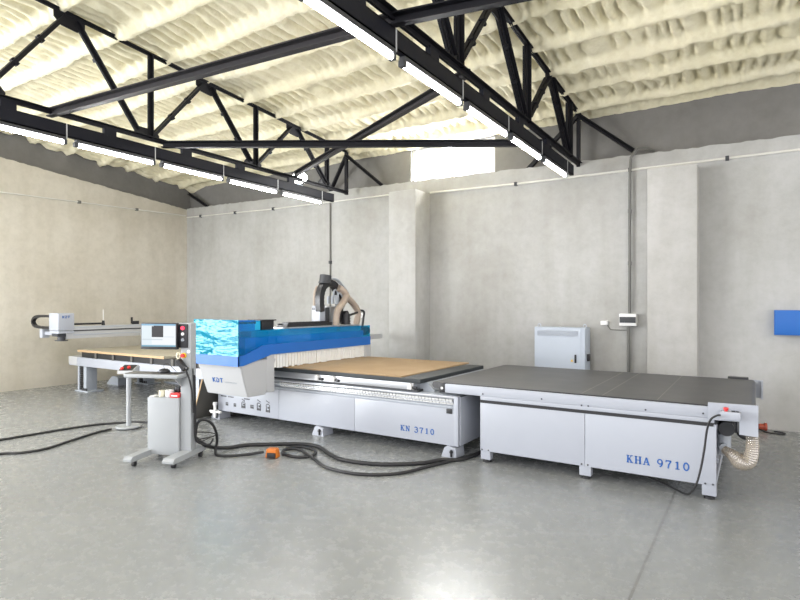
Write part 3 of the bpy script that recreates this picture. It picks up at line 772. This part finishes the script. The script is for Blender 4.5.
mb = MB(); mb.cyl((-.145, 5.13, .748), (-.145, 5.13, .760), .013, n=12); mb.cyl((-.115, 5.13, .748), (-.115, 5.13, .758), .013, n=12); mb.build('push_buttons', 'black', cb)
# dust hose under the end
mb = MB(); mb.tube([(-.022, 5.28, .57), (-.018, 5.28, .50), (-.02, 5.28, .42), (-.045, 5.29, .345), (-.10, 5.30, .325), (-.16, 5.33, .365), (-.215, 5.37, .39)], .05, 16, 10, rib=.07, rfun=lambda t: .048 + .022 * math.exp(-((t - .62) / .2) ** 2) - .016 * max(0, t - .7) / .3)
mb.build('clear_dust_hose', 'clearhose', k)
mb = MB(); mb.tube([(-.10, 5.30, .68), (-.10, 5.30, .60), (-.095, 5.30, .56), (-.07, 5.30, .538), (-.02, 5.31, .535)], .034, 12, 6); mb.build('elbow_pipe', 'black', k)

def floorcable(name, pts, rad, label, cat, m='rubber', group='black cables on the floor', k_=8):
    mb = MB(); mb.tube(pts, rad, 8, k_); c = V(pts[len(pts) // 2])
    return tag(mb.build(name, m, loc=(c.x, c.y, 0), angle=80), label, cat, group)
G = 'black cables on the floor'
floorcable('control_cable', [(-.232, 5.075, .725), (-.26, 5.06, .72), (-.30, 5.07, .68), (-.325, 5.08, .592), (-.345, 5.09, .428), (-.372, 5.09, .262), (-.41, 5.10, .12), (-.47, 5.16, .03), (-.58, 5.30, .014), (-.76, 5.48, .014), (-.93, 5.64, .014)], .0082,
           'black cable drooping from the control box of the conveyor to the floor', 'cable')

# red connector behind the conveyor
t = thing('extension_plug', (.14, 8.45, 0), 'rust-red cable connector on the floor against the back wall', 'plug')
mb = MB(); mb.cyl((.035, 8.42, .05), (.10, 8.44, .05), .035, .04, 16); mb.cyl((.10, 8.44, .05), (.125, 8.445, .05), .05, n=16); mb.build('plug_body', 'rust', t)
mb = MB(); mb.tube([(.05, 8.41, .02), (.10, 8.33, .01), (.20, 8.27, .01), (.30, 8.30, .01), (.30, 8.38, .01), (.20, 8.40, .012)], .009, 8); mb.build('cord', 'rubber', t)

# ------------------------------------------------------------------ loading table (left)
lt = thing('loading_table', (-8.8, 6.1, 0), 'white lifting table with a dusty board at the left, behind the computer cart', 'lift table')
yl = 5.42
fr = MB().box(-10.87, -6.72, yl, 7.0, .475, .635, .006).build('table_frame', 'white', lt)
MB().box(-10.875, -10.58, yl - .006, 7.0, .49, .64, .004).build('frame_end', 'offwhite', lt)
MB().box(-10.45, -6.75, yl + .015, 6.95, .640, .742).build('roller_bed', 'black', lt)
for i in range(7):
    x = -9.99 + i * .555; MB().box(x, x + .06, yl - .004, yl + .06, .630, .742, .004).build('bed_bracket', 'gratey', lt)
for x, y in ((-10.42, yl + .1), (-7.22, yl + .1), (-10.42, 6.7), (-7.22, 6.7)):
    lg = MB(); lg.box(x - .22, x - .17, y - .06, y + .14, .02, .475, .004); lg.box(x - .02, x + .075, y - .06, y + .14, .02, .475, .004); lg.box(x - .25, x + .2, y - .1, y + .2, 0, .025, .004)
    lg = lg.build('leg', 'greymetal', lt)
    mb = MB()
    for i in range(11): mb.box(x - .17, x - .02, y - .045, y + .12, .025 + .041 * i, .06 + .041 * i, .006)
    mb.build('bellows', 'black', lg)
    for dx in (.0, .06, .12):
        mb = MB(); mb.cyl((x + dx, y - .08, .025), (x + dx, y - .08, .07), .014, n=8); mb.build('anchor_bolt', 'dark', lg)
mb = MB(); mb.prism([(-11.05, 0), (-10.66, 0), (-10.66, .14), (-10.72, .17), (-10.88, .17), (-11.05, .03)], 'y', 6.25, 6.5); mb.build('scissor_foot', 'greymetal', lt)
b2 = MB().box(-10.47, -7.88, yl - .05, 7.02, .742, .782, .003).build('spoil_board', 'mdfgrey', loc=(-9.2, 6.2, .742))
tag(b2, 'dusty beige board lying on the white lifting table at the left', 'board')
MB().box(-10.47, -7.88, yl - .052, yl - .047, .743, .781).build('board_edge', 'edgewood', b2)

# labelling gantry
g = thing('labelling_gantry', (-9.9, 7.2, 0), 'slim grey labelling arm with a white printer head over the left table', 'labelling machine')
bx = -9.90
bmn = MB().box(bx - .09, bx, 4.9, 7.3, 1.02, 1.235, .005).build('arm_beam', 'offwhite', g)
for z in (1.075, 1.145, 1.20): MB().box(bx, bx + .008, 5.0, 7.28, z, z + .022, .002).build('arm_rail', 'greymetal' if z != 1.145 else 'dark', bmn)
MB().box(bx - .06, bx, 5.0, 5.50, 1.252, 1.285, .004).build('chain_tray', 'black', g)
MB().box(bx - .15, bx + .04, 7.1, 7.3, 0, 1.24, .006).build('arm_post', 'offwhite', g)
MB().box(bx - .35, bx + .2, 6.98, 7.38, 0, .03, .004).build('post_base', 'greymetal', g)
hh = MB().box(-10.17, -9.855, 4.74, 5.0, 1.165, 1.46, .008).build('printer_head', 'white', g)
MB().box(-10.165, -9.86, 4.745, 5.0, 1.115, 1.158, .004).build('head_base', 'white', g)
mb = MB(); o = 4.75
kb = MB(); n_ = kb.bm
kdt(kb, 4.80, 4.93, 1.375, 1.415, lambda z: 0.)
for v in kb.bm.verts: v.co = V((-9.853 + v.co.y, v.co.x, v.co.z))
kb.build('maker_logo', 'textblue', hh)
mb.bm.free(); mb = MB(); mb.box(-9.856, -9.852, 4.78, 4.96, 1.338, 1.344); mb.build('small_tagline', 'greymetal', hh)
mb = MB(); mb.box(-10.12, -9.93, 4.76, 4.95, 1.06, 1.115, .004); mb.cyl((-9.98, 4.85, 1.0), (-9.98, 4.85, 1.06), .06, n=16); mb.cyl((-9.98, 4.85, .985), (-9.98, 4.85, 1.0), .10, n=16); mb.build('applicator', 'dark', g)
mb = MB(); mb.box(-10.50, -10.40, 4.74, 4.86, 1.03, 1.18, .006); mb.box(-10.42, -10.15, 4.78, 4.86, 1.08, 1.14, .004); mb.build('scanner', 'white', g)
mb = MB(); mb.cyl((-10.505, 4.80, 1.10), (-10.49, 4.80, 1.10), .02, n=12); mb.build('indicator_lamp', 'orange', g)
mb = MB(); mb.strip([(-10.16, 4.80, 1.405), (-10.55, 4.78, 1.405), (-10.72, 4.775, 1.38), (-10.79, 4.77, 1.307), (-10.73, 4.775, 1.235), (-10.55, 4.78, 1.21), (-10.16, 4.80, 1.21)], .06, .045, (0, 1, 0), 5)
mb.build('energy_chain', 'black', g)
mb = MB(); mb.cyl((-9.94, 5.55, 1.235), (-9.94, 5.55, 1.32), .03, .02, 12); mb.build('antenna_base', 'black', g)
mb = MB(); mb.cyl((-9.94, 5.55, 1.30), (-9.94, 5.55, 1.52), .006, n=8); mb.build('antenna', 'plastic', g)
mb = MB(); mb.box(-9.96, -9.90, 6.10, 6.22, 1.235, 1.30, .006); mb.box(-9.95, -9.93, 6.08, 6.11, 1.25, 1.37); mb.build('limit_sensor', 'black', g)

# ------------------------------------------------------------------ pedestal control stand
px, py = -6.85, 4.16
t = thing('pedestal_control_stand', (px, py, 0), 'white pedestal control stand with a round base left of the computer cart', 'control stand')
mb = MB(); mb.lathe([(.0, .012), (.150, .012), (.158, .02), (.158, .032), (.150, .038), (.0, .038)], (px, py, 0), 40); mb.lathe([(0, 0), (.02, 0), (.02, .02), (0, .02)], (px + .05, py - .09, 0), 10)
mb.build('base_disc', 'cart', t)
mb = MB(); mb.cyl((px, py, .036), (px, py, .72), .030, n=24); mb.build('post', 'cart', t)
a = math.radians(30); u_ = V((math.cos(a), math.sin(a), 0)); n_ = V((-math.sin(a), math.cos(a), 0))
def con(pts, w, name, m, par):
    mb = MB(); A = [mb.bm.verts.new(V((px, py, 0)) + u_ * (-w / 2) + n_ * p[0] + V((0, 0, p[1]))) for p in pts]
    B = [mb.bm.verts.new(V((px, py, 0)) + u_ * (w / 2) + n_ * p[0] + V((0, 0, p[1]))) for p in pts]
    mb.bm.faces.new(A[::-1]); mb.bm.faces.new(B)
    for i in range(len(pts)): j = (i + 1) % len(pts); mb.bm.faces.new((A[i], A[j], B[j], B[i]))
    return mb.build(name, m, par)
ch = con([(-.095, .715), (.08, .715), (.08, .80), (.06, .815), (-.095, .755)], .20, 'console', 'offwhite', t)
con([(-.088, .759), (.055, .814), (.055, .818), (-.088, .763)], .17, 'console_face', 'black', ch)
for du, dv in ((-.055, -.06), (.02, -.03)):
    p = V((px, py, 0)) + u_ * du + n_ * dv + V((0, 0, .760 + (dv + .088) * .385))
    mb = MB(); mb.cyl(p, p + V((0, 0, .022)) - n_ * .010, .021, n=16); mb.build('red_button', 'red', ch)

# ------------------------------------------------------------------ computer cart (own rotated frame: x right, y away)
cz = math.radians(22)
c = thing('computer_cart', (-4.88, 3.62, 0), 'white wheeled computer cart with monitor and tray in front of the router', 'computer cart', rz=cz)
MB().box(-.085, .030, -.03, .07, .06, 1.415, .008).build('column', 'cart', c)
for x0, x1, y0, y1 in ((-.49, -.40, -.37, .22), (-.075, .045, -.36, .24)):
    mb = MB(); mb.prism([(y0 + .012, .062), (y1, .062), (y1, .115), (y0 + .03, .115), (y0, .09), (y0, .07)], 'x', x0, x1); mb.build('base_bar', 'cart', c)
for x, y in ((-.44, -.27), (-.02, -.25), (-.44, .15), (.02, .17)):
    mb = MB(); mb.cyl((x - .015, y, .025), (x + .015, y, .025), .025, n=16); mb.bar((x, y, .03), (x, y + .012, .064), .036, .012); mb.cyl((x, y + .01, .05), (x, y + .01, .064), .022, n=12)
    mb.build('caster', 'black', c)
MB().box(-.440, -.087, -.06, .20, .066, .652, .006).build('computer_case', 'cart', c)
MB().box(-.60, .0, -.22, -.03, .868, .908, .012, 3).build('keyboard_tray', 'cart', c)
MB().box(-.59, -.02, -.212, -.035, .908, .914, .002).build('tray_mat', 'gratey', c)
mb = MB(); mb.prism([(-.03, .765), (-.16, .868), (-.03, .868)], 'x', -.08, -.07); mb.cyl((-.045, -.034, .848), (-.045, -.028, .848), .012, n=12); mb.build('tray_bracket', 'cart', c)
MB().box(-.093, .0, -.05, -.03, 1.165, 1.405, .004).build('button_panel', 'black', c)
mb = MB(); mb.cyl((-.045, -.065, 1.365), (-.045, -.05, 1.365), .019, n=16); mb.build('red_button', 'redled', c)
mb = MB(); mb.cyl((-.045, -.062, 1.305), (-.045, -.05, 1.305), .016, n=16); mb.build('white_button', 'plastic', c)
mb = MB(); mb.cyl((-.045, -.062, 1.245), (-.045, -.05, 1.245), .016, n=16); mb.bar((-.045, -.066, 1.232), (-.045, -.066, 1.258), .006, .006); mb.build('key_switch', 'greymetal', c)
mb = MB(); mb.cyl((-.045, -.045, 1.085), (-.045, -.03, 1.085), .028, n=16); mb.build('emergency_stop_base', 'yellow', c)
mb = MB(); mb.cyl((-.045, -.07, 1.085), (-.045, -.045, 1.085), .019, n=16); mb.build('emergency_stop', 'red', c)
mb = MB(); mb.lathe([(0, 0), (.018, 0), (.018, .004), (0, .006)], (0, 0, 0), 14)
for v in mb.bm.verts: v.co = V((.008 + v.co.x, -.031 - v.co.z, 1.125 + v.co.y))
mb.build('cap', 'plastic', c)
mn = MB().box(-.500, -.092, -.085, -.045, 1.148, 1.418, .006).build('monitor', 'black', c)
MB().box(-.488, -.104, -.0875, -.0845, 1.175, 1.406).build('screen', 'screen', mn)
mb = MB(); mb.box(-.30, -.085, -.05, -.02, 1.26, 1.33, .004); mb.build('monitor_arm', 'dark', c)
mb = MB(); mb.tube([(.04, .02, .88), (.045, .02, .75), (.045, .03, .5), (.045, .03, .24), (.08, .06, .17), (.15, .12, .15), (.17, .16, .2)], .010, 8); mb.tube([(.04, -.01, .95), (.05, .0, .7), (.05, .01, .3), (.09, .04, .2), (.16, .14, .22)], .006, 8)
mb.build('cable_bundle', 'rubber', c)

CM = Matrix.Translation((-4.88, 3.62, 0)) @ Matrix.Rotation(cz, 4, 'Z')
W = lambda x, y, z: CM @ V((x, y, z))
# things on the cart
t = thing('handheld_pendant', W(-.03, -.06, 1.0), 'black handheld pendant hanging at a slant on the cart column', 'handheld controller')
mb = MB(); p, q = W(-.085, -.075, 1.045), W(.005, -.075, .935); mb.bar(p, q, .045, .075, .012, up=W(0, -1, 0) - W(0, 0, 0)); mb.build('housing', 'black', t)
mb = MB(); o_ = W(0, -.085, 0) - W(0, -.06, 0)
for f_ in (.3, .5, .7): m_ = p.lerp(q, f_) + o_; mb.cyl(m_, m_ + o_ * .15, .012, n=10)
mb.build('keys', 'greymetal', t)
mb = MB(); mb.tube([W(-.085, -.075, 1.05), W(-.10, -.075, 1.08), W(-.09, -.07, 1.115), W(-.07, -.06, 1.09), W(-.085, -.07, 1.05)], .007, 8); mb.build('hanging_loop', 'cream', t)
mb = MB(); mb.tube([W(.005, -.075, .935), W(.03, -.07, .87), W(.045, -.055, .78), W(.05, -.04, .70), W(.052, -.02, .5)], .009, 8); mb.build('cord', 'rubber', t)
t = thing('computer_mouse', W(-.20, -.13, .918), 'black computer mouse on the tray of the cart', 'mouse')
mb = MB(); mb.lathe([(0, .002), (.052, .002), (.056, .012), (.048, .028), (.028, .040), (0, .044)], W(-.20, -.13, .918), 20); mb.build('body', 'black', t, angle=80)
mb = MB(); mb.tube([W(-.20, -.09, .924), W(-.24, -.06, .93), W(-.26, -.05, .985), W(-.22, -.045, 1.0), W(-.16, -.05, .955), W(-.12, -.05, .922)], .003, 6); mb.build('cord', 'rubber', t)
mp = MB().box(-.13, .13, -.055, .055, 0, .004, .001).build('mouse_pad', 'black'); mp.location = W(-.19, -.125, .9142); mp.rotation_euler.z = cz
tag(mp, 'thin black mouse pad under the mouse on the cart tray', 'mouse pad')
for nm, x, y, rr, h, m, lab in (('white_tub', -.315, .0, .030, .065, 'cream', 'cream white tub on the cart box, left of the wider white tub'),
                               ('white_tub', -.235, .01, .040, .068, 'plastic', 'wider white tub on the cart box, beside the black and red boxes')):
    p = W(x, y, .6525); t = thing(nm, p, lab, 'tub', 'white tubs on the cart box')
    mb = MB(); mb.lathe([(0, 0), (rr * .92, 0), (rr, .006), (rr, h - .014), (rr * .97, h - .012), (0, h - .012)], p, 20); mb.build('body', m, t)
    mb = MB(); mb.lathe([(0, h - .013), (rr * 1.04, h - .013), (rr * 1.04, h), (0, h)], p, 20); mb.build('lid', m, t)
def smallbox(nm, x0, x1, y0, y1, z0, z1, m, lab, cat, lid=None):
    ce = W((x0 + x1) / 2, (y0 + y1) / 2, z0)
    o = MB().box(-(x1 - x0) / 2, (x1 - x0) / 2, -(y1 - y0) / 2, (y1 - y0) / 2, 0, z1 - z0, .004).build(nm, m); o.location = ce; o.rotation_euler.z = cz
    return tag(o, lab, cat)
o = smallbox('red_carton', -.195, -.09, -.045, .03, .6525, .697, 'red', 'small red box with a white band on the cart box', 'box')
MB().box(-.045, .03, -.0385, -.0375, .012, .026).build('label_band', 'plastic', o) if False else None
mb = MB(); mb.box(-.04, .03, -.0385, -.0374, .012, .024); me_b = mb
bmesh.ops.recalc_face_normals(mb.bm, faces=mb.bm.faces); me = bpy.data.meshes.new('label_band'); mb.bm.to_mesh(me); mb.bm.free(); me.materials.append(M['plastic'])
lb = bpy.data.objects.new('label_band', me); COL.objects.link(lb); lb.parent = o
smallbox('black_carton', -.20, -.150, .05, .10, .6525, .75, 'black', 'upright black box at the back of the cart box', 'box')
t = thing('red_tape_roll', W(-.122, .09, .6525), 'red tape roll at the back of the cart box by the column', 'tape roll')
p = W(-.122, .09, .6525); mb = MB(); mb.lathe([(.012, 0), (.026, 0), (.026, .08), (.012, .08)], p, 18); mb.build('roll', 'red', t)
smallbox('paper_stack', -.425, -.375, -.05, .05, .6525, .664, 'plastic', 'small stack of white paper on the left of the cart box', 'paper')

# ------------------------------------------------------------------ leaning board and floor cables
mb = MB(); mb.prism([(-6.64, 0), (-6.622, 0), (-6.405, .58), (-6.423, .58)], 'y', 4.965, 6.1)
lb = tag(mb.build('leaning_panel', 'gratey', loc=(-6.63, 5.5, 0)), 'dark panel leaning on the left end of the router behind the cart', 'board')
mb = MB(); mb.prism([(-6.641, .001), (-6.621, .001), (-6.404, .579), (-6.424, .579)], 'y', 4.955, 4.966); mb.build('panel_edge', 'edgewood', lb)

z0 = .013
fl = lambda L, z=z0: [(x, y, z) for x, y in L]
floorcable('floor_cable', fl([(-7.50, 2.2), (-7.477, 2.948), (-7.457, 3.26), (-7.434, 3.596), (-7.379, 3.943), (-7.277, 4.154), (-7.10, 4.35), (-6.93, 4.46), (-6.60, 4.55), (-6.30, 4.62)]), .014,
           'black floor cable at the left, the one passing behind the pedestal base', 'cable')
floorcable('floor_cable', fl([(-6.95, 2.2), (-6.775, 2.671), (-6.64, 2.805), (-6.592, 3.032), (-6.734, 3.368), (-6.894, 3.746), (-6.93, 3.97)]), .014,
           'black floor cable at the left, the nearer one ending at the pedestal base', 'cable')
floorcable('floor_cable', [(-4.90, 3.70, .22), (-4.89, 3.71, .34), (-4.875, 3.74, .395), (-4.84, 3.787, .396), (-4.826, 3.855, .344), (-4.832, 3.91, .247), (-4.864, 3.95, .139), (-4.879, 3.94, .043), (-4.795, 3.893, z0), (-4.666, 3.93, z0), (-4.543, 4.078, z0), (-4.42, 4.20, .03)], .015,
           'black cable looping up beside the cart then running to the orange connector', 'cable')
floorcable('floor_cable', [(-4.893, 3.70, .22), (-4.89, 3.81, .127), (-4.924, 3.97, .057), (-4.905, 4.15, .02), (-4.84, 4.32, .02), (-4.632, 4.495, .02), (-4.361, 4.69, .02), (-4.115, 4.715, .02), (-3.788, 4.538, .02), (-3.514, 4.446, .02), (-3.134, 4.523, .02), (-2.817, 4.766, .02), (-2.70, 4.98, .02), (-2.52, 5.15, .02), (-2.47, 5.7, .02)], .021,
           'thick black cable from the cart along the floor to the right end of the router', 'cable')
floorcable('floor_cable', fl([(-4.20, 4.27), (-4.293, 4.357), (-4.359, 4.52), (-4.267, 4.62), (-4.085, 4.60), (-3.957, 4.50), (-3.925, 4.38), (-4.01, 4.29), (-4.15, 4.28), (-4.30, 4.36), (-4.33, 4.48), (-4.20, 4.52), (-4.02, 4.43), (-3.795, 4.309), (-3.549, 4.176), (-3.273, 4.141), (-3.028, 4.206), (-2.817, 4.396), (-2.70, 4.72), (-2.60, 5.02), (-2.50, 5.4)], .016), .016,
           'black cable coiled behind the orange connector then sweeping nearest the viewer', 'cable')
floorcable('floor_cable', [(-4.90, 3.715, .275), (-4.85, 3.78, .27), (-4.80, 3.87, .243), (-4.815, 3.865, .215), (-4.87, 3.77, .20), (-4.90, 3.72, .20)], .006,
           'thin black cable loop sticking out right of the cart base', 'cable')
# orange connector on the floor
t = thing('orange_connector', (-4.26, 4.17, 0), 'orange cable connector lying on the floor in front of the router', 'plug')
a = math.radians(20); mb = MB()
mb.box(-.068, .068, -.04, .05, 0, .098, .016, 3)
for v in mb.bm.verts:
    x, y = v.co.x * (.8 if v.co.z > .06 else 1), v.co.y; v.co.x = -4.26 + x * math.cos(a) - y * math.sin(a); v.co.y = 4.17 + x * math.sin(a) + y * math.cos(a)
mb.build('body', 'orange', t)
mb = MB(); mb.box(-.046, .046, -.05, -.02, .008, .060, .006)
for v in mb.bm.verts:
    x, y = v.co.x, v.co.y; v.co.x = -4.25 + x * math.cos(a) - y * math.sin(a); v.co.y = 4.165 + x * math.sin(a) + y * math.cos(a)
mb.build('socket_face', 'black', t)

# ------------------------------------------------------------------ light, sky, camera
w = bpy.data.worlds.new('World'); S.world = w; w.use_nodes = True
nt = w.node_tree; bg = nt.nodes['Background']
tc = nt.nodes.new('ShaderNodeTexCoord'); nz = nt.nodes.new('ShaderNodeTexNoise'); nz.inputs['Scale'].default_value = 3.2; nz.inputs['Detail'].default_value = 6
nt.links.new(tc.outputs['Generated'], nz.inputs['Vector'])
rp = nt.nodes.new('ShaderNodeValToRGB')
rp.color_ramp.elements[0].position = .38; rp.color_ramp.elements[0].color = (.60, .62, .68, 1)
rp.color_ramp.elements[1].position = .60; rp.color_ramp.elements[1].color = (1, .975, .97, 1)
nt.links.new(nz.outputs['Fac'], rp.inputs['Fac']); nt.links.new(rp.outputs['Color'], bg.inputs['Color'])
bg.inputs['Strength'].default_value = 1.95
def area(name, loc, rot, sx, sy, power, col=(1, 1, 1)):
    l = bpy.data.lights.new(name, 'AREA'); l.shape = 'RECTANGLE'; l.size = sx; l.size_y = sy; l.energy = power; l.color = col
    o = bpy.data.objects.new(name, l); COL.objects.link(o); o.location = loc; o.rotation_euler = rot; return o
area('doorway_daylight', (-11.3, -1.6, 1.75), (math.radians(74), 0, math.radians(-60)), 4.6, 3.2, 580, (.96, .985, 1))
area('window_daylight', ((wx0 + wx1) / 2, yb + .3, 4.1), (math.radians(-70), 0, 0), 1.6, .7, 160, (1, .98, .94))

cam = bpy.data.cameras.new('camera'); co = bpy.data.objects.new('camera', cam); COL.objects.link(co)
cam.sensor_fit = 'HORIZONTAL'; cam.sensor_width = 36; cam.lens = 554 / 800 * 36
cam.shift_y = 5 / 800
cam.clip_start = .05; cam.clip_end = 200
co.location = (0, 0, 1.6); co.rotation_euler = (PI / 2, 0, math.radians(32.65))
S.camera = co
S.view_settings.view_transform = 'Standard'; S.view_settings.look = 'None'
S.view_settings.gamma = 1; S.view_settings.use_curve_mapping = False
S.view_settings.exposure = 0.85
for o in list(bpy.data.objects):
    if 'local_frame' in o: del o['local_frame']
